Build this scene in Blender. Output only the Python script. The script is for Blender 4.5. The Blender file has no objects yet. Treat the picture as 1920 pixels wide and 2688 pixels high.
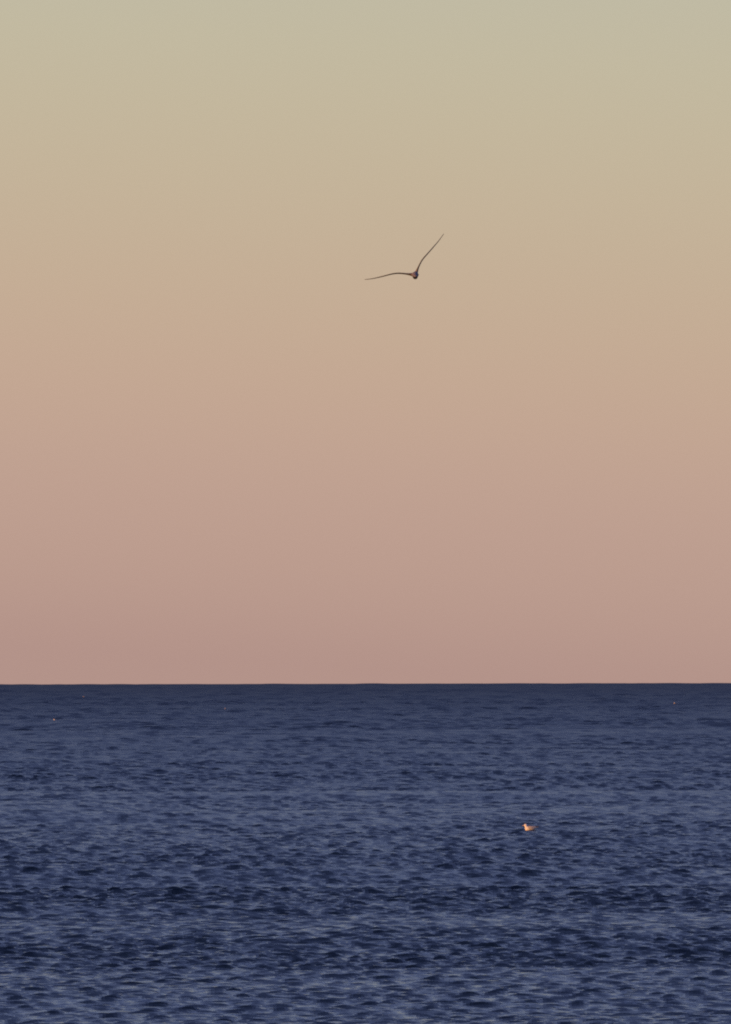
import bpy, bmesh, math
import numpy as np
from mathutils import Vector, Matrix

scene = bpy.context.scene
COL = scene.collection

# ------------------------------------------------------------------ camera
EYE = 4.4                       # height of the lens above the water
RE = 6371000.0                  # the sea follows the curve of the earth
PXR = 34200.0                   # photograph pixels per radian (long telephoto)
cam = bpy.data.cameras.new("camera")
cam.sensor_fit = 'VERTICAL'
cam.sensor_height = 24.0
cam.lens = 24.0 / (2 * math.tan(1344.0 / PXR))
cam.clip_start = 0.5
cam.clip_end = 60000.0
cam_ob = bpy.data.objects.new("camera", cam)
COL.objects.link(cam_ob)
PITCH = 412.0 / PXR
cam_ob.matrix_world = (Matrix.Translation((0, 0, EYE))
                       @ Matrix.Rotation(math.radians(90) + PITCH, 4, 'X')
                       @ Matrix.Rotation(-0.0019, 4, 'Z'))
scene.camera = cam_ob

# ------------------------------------------------------------------ sky and sun
SUN_AZ = math.radians(132)      # to the left of the view, a little behind the lens
SUN_EL = math.radians(2.5)
world = bpy.data.worlds.new("World")
scene.world = world
world.use_nodes = True
nt = world.node_tree
N, L = nt.nodes, nt.links
bg = N['Background']
sky = N.new('ShaderNodeTexSky')
sky.sky_type = 'NISHITA'
sky.sun_disc = False
sky.sun_elevation = SUN_EL
sky.sun_rotation = -SUN_AZ
L.new(sky.outputs[0], bg.inputs['Color'])
bg.inputs['Strength'].default_value = 0.05

def lin(c):
    return [((v / 255 + .055) / 1.055) ** 2.4 if v / 255 > .04045 else v / 255 / 12.92 for v in c]

# colour of the clear dusk sky by height above the horizon (degrees, linear colour), and
# the single-scattered share of it that the Sky Texture already gives; the rest is twilight glow
TGT = [(0.00, lin((178, 146, 137))), (0.37, lin((186, 155, 142))), (0.76, lin((190, 160, 145))),
       (1.16, lin((194, 166, 147))), (1.60, lin((195, 172, 149))), (1.95, lin((194, 176, 152))),
       (2.50, lin((193, 182, 157))), (2.94, lin((191, 186, 163))),
       (4.5, (.43, .45, .42)), (8, (.275, .33, .495)), (14, (.20, .258, .49)), (25, (.142, .193, .45)),
       (45, (.087, .133, .34)), (90, (.055, .09, .21))]
SCAT = [(.033, .015, .001), (.046, .022, .002), (.060, .031, .003), (.071, .039, .005), (.080, .048, .007), (.085, .053, .010),
        (.090, .063, .015), (.092, .069, .019), (.090, .080, .035), (.072, .080, .055), (.050, .063, .059), (.031, .043, .049),
        (.018, .027, .034), (.013, .018, .024)]
GLOW = [(e, [p - q for p, q in zip(c, n)]) for (e, c), n in zip(TGT, SCAT)]
tc = N.new('ShaderNodeTexCoord')
sep = N.new('ShaderNodeSeparateXYZ')
L.new(tc.outputs['Generated'], sep.inputs[0])
def math_node(op, a, b):
    n = N.new('ShaderNodeMath'); n.operation = op
    for k, v in enumerate((a, b)):
        if isinstance(v, (int, float)): n.inputs[k].default_value = v
        else: L.new(v, n.inputs[k])
    return n.outputs[0]
zt = math_node('ADD', sep.outputs['Z'], math_node('MULTIPLY', sep.outputs['X'], 0.07))   # the glow leans a little
zc = math_node('MAXIMUM', zt, 0.0)
fac = math_node('DIVIDE', zc, math_node('ADD', zc, 0.06))
ramp = N.new('ShaderNodeValToRGB')
L.new(fac, ramp.inputs[0])
cr = ramp.color_ramp
cr.interpolation = 'LINEAR'
gl_e = np.array([g[0] for g in GLOW]); gl_c = np.array([g[1] for g in GLOW])
gl_t = np.array([math.sin(math.radians(e)) / (math.sin(math.radians(e)) + .06) for e in gl_e])
ts = np.concatenate([np.linspace(0, .47, 18), np.linspace(.5, gl_t[-1], 12)])
def smooth_interp(t):
    ks = np.linspace(-.03, .03, 7)
    return np.mean([[np.interp(min(max(t + k, 0), gl_t[-1]), gl_t, gl_c[:, c]) for c in range(3)] for k in ks], axis=0)
for i, t in enumerate(ts):
    e = cr.elements[i] if i < 2 else cr.elements.new(float(t))
    if i < 2: e.position = float(t)
    if i == 1: e.position = float(t)
for e in cr.elements:
    c = smooth_interp(e.position)
    e.color = (*[float(v) for v in c], 1)
bg2 = N.new('ShaderNodeBackground')
L.new(ramp.outputs[0], bg2.inputs['Color'])
bg2.inputs['Strength'].default_value = 1.0
add = N.new('ShaderNodeAddShader')
L.new(bg.outputs[0], add.inputs[0]); L.new(bg2.outputs[0], add.inputs[1])
L.new(add.outputs[0], N['World Output'].inputs['Surface'])

sun = bpy.data.lights.new("sun", 'SUN')
sun.energy = 4.2
sun.angle = math.radians(0.5)
sun.color = (1.0, 0.42, 0.09)
sun_ob = bpy.data.objects.new("sun", sun)
COL.objects.link(sun_ob)
sd = Vector((-math.sin(SUN_AZ) * math.cos(SUN_EL), math.cos(SUN_AZ) * math.cos(SUN_EL), math.sin(SUN_EL)))
sun_ob.rotation_euler = sd.to_track_quat('Z', 'Y').to_euler()
sun_ob.location = sd * 50 + Vector((0, 0, 20))

vs = scene.view_settings
vs.view_transform = 'Standard'
vs.look = 'None'
vs.exposure = 0.0
vs.gamma = 1.0
vs.use_curve_mapping = False
scene.render.engine = 'CYCLES'
scene.cycles.use_denoising = False
scene.cycles.max_bounces = 6
scene.cycles.pixel_filter_type = 'BLACKMAN_HARRIS'
scene.cycles.filter_width = 2.0
scene.render.dither_intensity = 1.5

# ------------------------------------------------------------------ materials
def material(name, color, rough=.6, spec=.5, grain=0.0, scale=30):
    m = bpy.data.materials.new(name)
    m.use_nodes = True
    n, l = m.node_tree.nodes, m.node_tree.links
    b = n['Principled BSDF']
    b.inputs['Base Color'].default_value = (*color, 1)
    b.inputs['Roughness'].default_value = rough
    b.inputs['Specular IOR Level'].default_value = spec
    if grain:
        t = n.new('ShaderNodeTexCoord')
        x = n.new('ShaderNodeTexNoise'); x.inputs['Scale'].default_value = scale
        l.new(t.outputs['Object'], x.inputs['Vector'])
        r = n.new('ShaderNodeValToRGB')
        r.color_ramp.elements[0].color = (*[c * (1 - grain) for c in color], 1)
        r.color_ramp.elements[1].color = (*[min(1, c * (1 + grain)) for c in color], 1)
        l.new(x.outputs['Fac'], r.inputs[0]); l.new(r.outputs[0], b.inputs['Base Color'])
    return m

def water_material():
    m = bpy.data.materials.new("sea_water")
    m.use_nodes = True
    n, l = m.node_tree.nodes, m.node_tree.links
    b = n['Principled BSDF']
    b.inputs['Base Color'].default_value = (.003, .010, .022, 1)
    b.inputs['Roughness'].default_value = .42
    b.inputs['IOR'].default_value = 1.333
    # ripples too small for the sheet at that spot: mean steepness stored with the mesh
    at = n.new('ShaderNodeAttribute'); at.attribute_name = "ripple"
    l.new(at.outputs['Fac'], b.inputs['Roughness'])
    # short ripples on the wave faces
    g = n.new('ShaderNodeNewGeometry')
    mp = n.new('ShaderNodeMapping'); mp.inputs['Scale'].default_value = (1.0, .8, 1.0); mp.inputs['Rotation'].default_value = (0, 0, .2)
    l.new(g.outputs['Position'], mp.inputs['Vector'])
    x = n.new('ShaderNodeTexNoise'); x.inputs['Scale'].default_value = 4.2; x.inputs['Detail'].default_value = 2
    l.new(mp.outputs[0], x.inputs['Vector'])
    bp = n.new('ShaderNodeBump'); bp.inputs['Distance'].default_value = .06; bp.inputs['Strength'].default_value = 1.0
    l.new(x.outputs['Fac'], bp.inputs['Height']); l.new(bp.outputs[0], b.inputs['Normal'])
    return m

M_WATER = water_material()

# ------------------------------------------------------------------ the sea
rng = np.random.default_rng(7)
NW = 360
lam = np.exp(rng.uniform(math.log(.18), math.log(60), NW))
wdir = rng.normal(0, math.radians(24), NW) + math.radians(10)      # travel direction, measured from -Y
kx = np.sin(wdir) * 2 * math.pi / lam
ky = -np.cos(wdir) * 2 * math.pi / lam
kk = 2 * math.pi / lam
ph = rng.uniform(0, 2 * math.pi, NW)
SLOPE = 0.31                     # steepness of the wind chop
RIPPLE = (.15, .24, .36, .52, .57)
SWELL = 0.024                    # steepness of the long waves under it
# wide gusts that roughen or calm the small ripples
gx = rng.normal(0, .03, 9); gy = rng.normal(0, .10, 9); gp = rng.uniform(0, 6.28, 9)

def row_step(d):
    return np.where(d < 138, .02 * d, np.where(d < 1000, 5e-4 * d, np.where(d < 2000, 7e-4 * d, np.where(d < 7000, 1.3e-3 * d, 4e-3 * d))))

def sstep(t):
    t = np.clip(t, 0, 1)
    return t * t * (3 - 2 * t)

DTH = 2.8e-4

def wave_rows(d, th, dth):
    """displaced x, y, z for the rows d (R,) and the columns th (C,)"""
    X = d[:, None] * np.sin(th)[None, :]
    Y = d[:, None] * np.cos(th)[None, :]
    dy = row_step(d); dx = DTH * d
    # the shortest waves the sheet can carry at each distance
    ly = 2 * math.pi / np.abs(ky)[None, :] / dy[:, None]
    lx = 2 * math.pi / np.maximum(np.abs(kx), 1e-6)[None, :] / dx[:, None]
    f = sstep((ly - 1.9) / 1.0) * sstep((lx - 2.2) / 1.2)
    lc = np.maximum(2.6 * np.minimum(dy, 1e-3 * d), .2)[:, None]
    w = f * f * np.minimum(1, (lc / lam[None, :]) ** 6.5)
    w = w / np.maximum(w.sum(1, keepdims=True), 1e-6) * SLOPE ** 2
    sw = np.where(lam > 9, (12 / lam) ** .6, 0.0); sw = sw / sw.sum() * SWELL ** 2
    calm = np.clip((230 / np.maximum(d, 1)) ** .42, .04, 1.0) * np.clip((1800 / np.maximum(d, 1)) ** .9, .1, 1) * np.clip((d - 136) / 12, .06, 1)
    A0 = np.sqrt(2 * w) * calm[:, None] / kk[None, :]
    A1 = np.sqrt(2 * sw) / kk
    colf = np.clip(DTH * 1.5 / dth, 0, 1)[None, :]
    G = np.zeros_like(X)
    for a, b, c in zip(gx, gy, gp):
        G += np.cos(a * X + b * Y + c)
    G = np.clip(1.0 + .12 * G, .62, 1.4)
    DX = np.zeros_like(X); DY = np.zeros_like(X); Z = np.zeros_like(X)
    for i in range(NW):
        swell = lam[i] > 9
        rows = np.nonzero(A0[:, i] * kk[i] > 2e-3)[0]
        if swell: rows = np.arange(len(d))
        if not len(rows): continue
        r0, r1 = rows[0], rows[-1] + 1
        A = A0[r0:r1, i][:, None] * G[r0:r1] + (A1[i] if swell else 0.0) * (f[r0:r1, i] * np.clip(900 / d[r0:r1], 0, 1))[:, None]
        P = kx[i] * X[r0:r1] + ky[i] * Y[r0:r1] + ph[i]
        Z[r0:r1] += A * np.cos(P)
        S = A * np.sin(P) * .35
        DX[r0:r1] -= kx[i] / kk[i] * S
        DY[r0:r1] -= ky[i] / kk[i] * S
    return X + DX * colf, Y + DY * colf, Z * colf - (X * X + Y * Y) / (2 * RE)

def make_sea():
    d = [2.0]
    while d[-1] < 15000:
        d.append(d[-1] + float(row_step(np.array(d[-1]))))
    d = np.array(d)
    half = math.radians(1.85)
    fine = np.arange(-half, half + DTH, DTH)
    out, s = [], DTH
    t = fine[-1]
    while t < math.pi - .3:
        s = min(s * 1.4, .25); t += s; out.append(t)
    out.append(math.pi)
    th = np.concatenate([-np.array(out[::-1]), fine, np.array(out)])
    dth = np.gradient(th)
    R, C = len(d), len(th)
    co = np.empty((R, C, 3), np.float32)
    CH = 400
    for a in range(0, R, CH):
        x, y, z = wave_rows(d[a:a + CH], th, dth)
        co[a:a + CH, :, 0] = x; co[a:a + CH, :, 1] = y; co[a:a + CH, :, 2] = z
    co[:, -1] = co[:, 0]
    idx = np.arange(R * C, dtype=np.int32).reshape(R, C)
    q = np.stack([idx[:-1, :-1], idx[:-1, 1:], idx[1:, 1:], idx[1:, :-1]], -1).reshape(-1, 4)[:, ::-1]
    me = bpy.data.meshes.new("sea")
    me.vertices.add(R * C)
    me.vertices.foreach_set("co", co.ravel())
    me.loops.add(q.size)
    me.loops.foreach_set("vertex_index", np.ascontiguousarray(q).ravel())
    me.polygons.add(len(q))
    me.polygons.foreach_set("loop_start", np.arange(0, q.size, 4, dtype=np.int32))
    me.update(calc_edges=True)
    rip = np.interp(np.log(d), np.log([150, 400, 1000, 3000, 7000]), RIPPLE)
    ra = me.attributes.new("ripple", 'FLOAT', 'POINT')
    ra.data.foreach_set("value", np.repeat(rip, C).astype(np.float32))
    me.polygons.foreach_set("use_smooth", np.ones(len(q), bool))
    me.materials.append(M_WATER)
    o = bpy.data.objects.new("sea", me)
    COL.objects.link(o)
    o["kind"] = "structure"
    o["label"] = "dark blue wind-rippled sea reaching to the horizon"
    return o, co, d, th

sea, SEA_CO, SEA_D, SEA_TH = make_sea()

# ------------------------------------------------------------------ birds
M_WHITE = material("white_plumage", (.80, .79, .77), .7, .2, .06, 40)
M_MANTLE = material("grey_mantle", (.36, .35, .35), .7, .2, .15, 40)
M_TIP = material("dark_wing_tip", (.10, .09, .085), .6, .3)
M_BILL = material("yellow_bill", (.65, .42, .06), .4, .4)
M_EYE = material("dark_eye", (.02, .018, .015), .15, .5)
M_DUSKY = material("dusky_grey_plumage", (.20, .18, .185), .75, .2, .25, 40)
M_DWING = material("dark_slate_wing", (.16, .165, .155), .75, .2, .2, 40)
M_UNDERSHADE = material("painted_underside_shade", (.012, .013, .013), .7, .2)
M_DBILL = material("dark_bill", (.03, .015, .012), .4, .4)

def loft(bm, rings):
    loops = [[bm.verts.new(p) for p in r] for r in rings]
    n = len(loops[0])
    for a, b in zip(loops, loops[1:]):
        for i in range(n):
            bm.faces.new((a[i], a[(i + 1) % n], b[(i + 1) % n], b[i]))
    bm.faces.new(loops[0][::-1]); bm.faces.new(loops[-1])

def ring(c, u, v, n=20):
    c, u, v = Vector(c), Vector(u), Vector(v)
    return [c + u * math.cos(2 * math.pi * i / n) + v * math.sin(2 * math.pi * i / n) for i in range(n)]

def fuse(name, bm, voxel):
    """voxel-fuse overlapping closed shapes into one continuous skin"""
    bmesh.ops.recalc_face_normals(bm, faces=bm.faces[:])
    me = bpy.data.meshes.new(name + "_raw"); bm.to_mesh(me); bm.free()
    tmp = bpy.data.objects.new(name + "_raw", me); COL.objects.link(tmp)
    md = tmp.modifiers.new("r", 'REMESH'); md.mode = 'VOXEL'; md.voxel_size = voxel; md.use_smooth_shade = True
    sm = tmp.modifiers.new("s", 'SMOOTH'); sm.factor = .5; sm.iterations = 2
    dg = bpy.context.evaluated_depsgraph_get()
    out = bpy.data.meshes.new_from_object(tmp.evaluated_get(dg)); out.name = name
    bpy.data.objects.remove(tmp); bpy.data.meshes.remove(me)
    return out

def paint(me, mats, pick):
    me.materials.clear()
    for m in mats: me.materials.append(m)
    for p in me.polygons:
        p.material_index = pick(p.center)
        p.use_smooth = True

def part(name, me, parent):
    o = bpy.data.objects.new(name, me); COL.objects.link(o); o.parent = parent
    return o

def simple(name, rings_list, mat):
    bm = bmesh.new()
    for r in rings_list: loft(bm, r)
    bmesh.ops.recalc_face_normals(bm, faces=bm.faces[:])
    me = bpy.data.meshes.new(name); bm.to_mesh(me); bm.free()
    me.materials.append(mat)
    for p in me.polygons: p.use_smooth = True
    return me

def tag(o, label, cat, group=None):
    o["label"] = label; o["category"] = cat
    if group: o["group"] = group
    return o

# --- the gull on the wing: comes towards the lens, banked, its wings seen edge-on
def flying_gull():
    # outline measured at 1299 per metre from the body centre
    def P(px, py): return ((px - 985) / 1299, -(py - 860) / 1299)
    left = [P(975, 850), P(900, 843), P(800, 832), P(700, 825), P(620, 832), P(550, 846), P(400, 882), P(250, 912), P(120, 926)]
    right = [P(992, 845), P(1012, 790), P(1050, 700), P(1095, 615), P(1140, 555), P(1200, 488), P(1300, 372), P(1390, 265), P(1475, 145)]
    bm = bmesh.new()
    # trunk, neck, head and tail along Y (head towards -Y, dropped to look down)
    trunk = [(-.285, -.046, .012, .012), (-.272, -.044, .028, .029), (-.245, -.040, .037, .038), (-.215, -.034, .038, .040),
             (-.18, -.024, .040, .043), (-.13, -.010, .045, .048), (-.07, -.004, .049, .051), (0, -.002, .049, .050),
             (.07, .003, .047, .046), (.13, .006, .036, .032), (.19, .010, .026, .017), (.21, .011, .022, .010)]
    loft(bm, [ring((0, y, z * .85 + .007), (rx * .9, 0, 0), (0, 0, rz * .86)) for y, z, rx, rz in trunk])
    tail = [(.17, .025, .009), (.22, .040, .007), (.28, .055, .006), (.315, .060, .005)]
    loft(bm, [ring((0, y, .010), (rx, 0, .15 * rx), (0, 0, rz)) for y, rx, rz in tail])
    for side in (left, right):
        pts = [Vector((x, 0, z)) for x, z in side]
        seg = [0]
        for a, b in zip(pts, pts[1:]): seg.append(seg[-1] + (b - a).length)
        tot = seg[-1]
        rings = []
        K = 40
        for k in range(K + 1):
            s = k / K
            d = s * tot
            j = max(i for i in range(len(seg) - 1) if seg[i] <= d + 1e-9)
            u = (d - seg[j]) / (seg[j + 1] - seg[j])
            p0, p1 = pts[max(j - 1, 0)], pts[j]; p2, p3 = pts[j + 1], pts[min(j + 2, len(pts) - 1)]
            c = .5 * ((2 * p1) + (p2 - p0) * u + (2 * p0 - 5 * p1 + 4 * p2 - p3) * u * u + (-p0 + 3 * p1 - 3 * p2 + p3) * u ** 3)
            t = (p2 - p1).normalized()
            nrm = Vector((-t.z, 0, t.x))
            if nrm.z < 0: nrm = -nrm
            lead = -.055 - .05 * math.sin(math.pi * min(1, s / .75)) + .17 * max(0, s - .45) ** 1.3 / .55 ** 1.3
            chord = .155 * (1 - .15 * s) * math.sqrt(max(.02, 1 - s ** 3.2))
            if s > .35: chord *= 1 + .02 * math.sin(s * 90)
            th = .0088 * (1 - .75 * s) + .0012 + .016 * math.exp(-(s / .10) ** 2)
            c = c + Vector((0, lead + chord / 2, 0))
            tilt = .035
            rings.append(ring(c, Vector((0, chord / 2, 0)) + nrm * (-chord / 2 * tilt), nrm * th, 18))
        loft(bm, rings)
    body = fuse("body", bm, .0042)
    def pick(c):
        if c.y < -.11 and c.z < -.027 + .1 * (c.y + .28) and abs(c.x) < .07: return 2  # shade under head and breast, painted in as a near-black colour
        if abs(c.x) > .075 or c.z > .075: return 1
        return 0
    paint(body, [M_DUSKY, M_DWING, M_UNDERSHADE], pick)
    root = bpy.data.objects.new("flying_gull", None); COL.objects.link(root)
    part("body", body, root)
    bill = simple("bill", [[ring((0, -.276, -.034), (.008, 0, 0), (0, 0, .009), 10), ring((0, -.31, -.040), (.006, 0, 0), (0, 0, .007), 10),
                            ring((0, -.333, -.047), (.002, 0, 0), (0, 0, .003), 10)]], M_DBILL)
    part("bill", bill, root)
    for s in (-1, 1):
        part("eye", simple("eye", [[ring((s * .026, -.262 + dy, -.022), (r, 0, 0), (0, 0, r), 8) for dy, r in ((-.005, .002), (-.003, .005), (0, .006), (.003, .005), (.005, .002))]], M_EYE), root)
        part("foot", simple("foot", [[ring((s * .018, .09, -.026), (.005, 0, 0), (0, 0, .005), 8), ring((s * .02, .17, -.012), (.006, 0, 0), (0, 0, .004), 8),
                                      ring((s * .022, .215, -.004), (.014, 0, 0), (0, 0, .003), 8)]], M_DBILL), root)
    D = 171.0
    root.location = ((1091.7 - 960) / PXR * D, D, EYE + (1756 - 722.4) / PXR * D)
    tag(root, "dark gull gliding in the sky with long thin wings, one raised", "bird")
    return root

flying_gull()

# --- a gull sitting on the water, bill towards -X
def resting_gull_meshes():
    bm = bmesh.new()
    trunk = [(-.150, .075, .020, .022), (-.140, .070, .045, .050), (-.110, .062, .066, .068), (-.06, .055, .078, .075), (0, .052, .080, .072),
             (.06, .056, .072, .062), (.11, .066, .054, .046), (.16, .080, .034, .028), (.20, .094, .022, .014), (.225, .102, .018, .006)]
    loft(bm, [ring((x, 0, z), (0, ry, 0), (.25 * rz if x > .05 else 0, 0, rz)) for x, z, ry, rz in trunk])
    neck = [(-.095, .080, .056, .050), (-.114, .108, .050, .046), (-.124, .130, .044, .042), (-.130, .150, .038, .036)]
    loft(bm, [ring((x, 0, z), (0, ry, 0), (rx, 0, 0)) for x, z, ry, rx in neck])
    head = [(-.182, .150, .008, .009), (-.176, .152, .022, .023), (-.160, .156, .034, .034), (-.137, .158, .039, .039), (-.112, .157, .035, .036), (-.094, .152, .020, .021)]
    loft(bm, [ring((x, 0, z), (0, ry, 0), (0, 0, rz)) for x, z, ry, rz in head])
    body = fuse("body", bm, .006)
    paint(body, [M_WHITE], lambda c: 0)
    bill = simple("bill", [[ring((-.175, 0, .151), (0, .008, 0), (0, 0, .010), 10), ring((-.208, 0, .146), (0, .006, 0), (0, 0, .008), 10),
                            ring((-.229, 0, .138), (0, .002, 0), (0, 0, .003), 10)]], M_BILL)
    wings, eyes = [], []
    for s in (-1, 1):
        st = [(-.085, .085, .050, .012, .035), (-.05, .090, .070, .013, .045), (.02, .092, .073, .013, .044), (.09, .098, .058, .012, .034),
              (.15, .108, .034, .010, .022), (.21, .120, .016, .008, .013), (.262, .130, .006, .004, .005)]
        me = simple("folded_wing", [[ring((x, s * y, z), (0, s * w, 0), (0, -s * h * .35, h), 14) for x, z, y, w, h in st]], M_MANTLE)
        me.materials.append(M_TIP)
        for p in me.polygons:
            if p.center.x > .165: p.material_index = 1
        wings.append(me)
        eyes.append(simple("eye", [[ring((-.154, s * (.032 + k), .164), (r, 0, 0), (0, 0, r), 8) for k, r in ((-.003, .002), (0, .005), (.003, .004), (.004, .001))]], M_EYE))
    return body, bill, wings, eyes

GULL = resting_gull_meshes()

def resting_gull(px, py, dist, size, rot, lift, label):
    root = bpy.data.objects.new("resting_gull", None); COL.objects.link(root)
    x = (px - 960) / PXR * dist
    y = math.sqrt(dist * dist - x * x)
    # it rides where no wave in front hides it
    t = math.atan2(x, y)
    rows = np.nonzero((SEA_D > dist * .8) & (SEA_D < dist * 1.02))[0]
    c0 = int(np.argmin(np.abs(SEA_TH - t))); w = max(1, int(round(.2 / dist / DTH)))
    ds = SEA_D[rows]
    zz = SEA_CO[rows, c0 - w:c0 + w + 1, 2].max(1)
    front = np.maximum.accumulate((zz - EYE) / ds)
    best = None
    for i in range(len(ds)):
        if abs(ds[i] - dist) > .022 * dist: continue
        j = np.searchsorted(ds, ds[i] - .35)
        zb = zz[max(i - 1, 0):i + 2].max() - .01
        hid = (front[j - 1] - (zb - EYE) / ds[i]) * ds[i]
        score = hid + abs(ds[i] - dist) / dist * .8
        if best is None or score < best[0]: best = (score, ds[i], zb, hid)
    _, dist, zm, zx = best
    x, y = dist * math.sin(t), dist * math.cos(t)
    root.location = (x, y, zm + lift)
    root.rotation_euler = (0, 0, rot); root.scale = (size,) * 3
    body, bill, wings, eyes = GULL
    part("body", body, root); part("bill", bill, root)
    for w in wings: part("folded_wing", w, root)
    for e in eyes: part("eye", e, root)
    tag(root, label, "bird", "gulls resting on the sea")
    pz = 1756 + (EYE - root.location.z - .06) / dist * PXR
    print("gull", label[:30], "at photo y %.1f wanted %.1f" % (pz, py), zm, zx)
    return root

def dist_for(py, roll_x):
    """distance of the mean sea surface seen at photograph row py"""
    ang = (py - 1756 - .0019 * (960 - roll_x)) / PXR
    lo, hi = 100., 7000.
    for _ in range(60):
        m = (lo + hi) / 2
        if EYE / m + m / (2 * RE) > ang: lo = m
        else: hi = m
    return lo

for px, py, size, rot, lift, label in [
        (1391, 2183, .98, .2, -.05, "white gull with an orange-lit breast, nearest of the gulls floating on the sea"),
        (143, 1893, .6, .5, -.02, "tiny pale gull far out on the water, closest to the left edge"),
        (219, 1836, .5, -.3, .0, "faint tiny gull just under the horizon, farthest of those at the left"),
        (591, 1867, .5, 1.0, -.01, "tiny dim gull far out on the water below the horizon, left of centre"),
        (1771, 1850, .7, .2, -.03, "tiny pale gull far out just below the horizon near the right edge")]:
    resting_gull(px, py, dist_for(py, px), size, rot, lift, label)
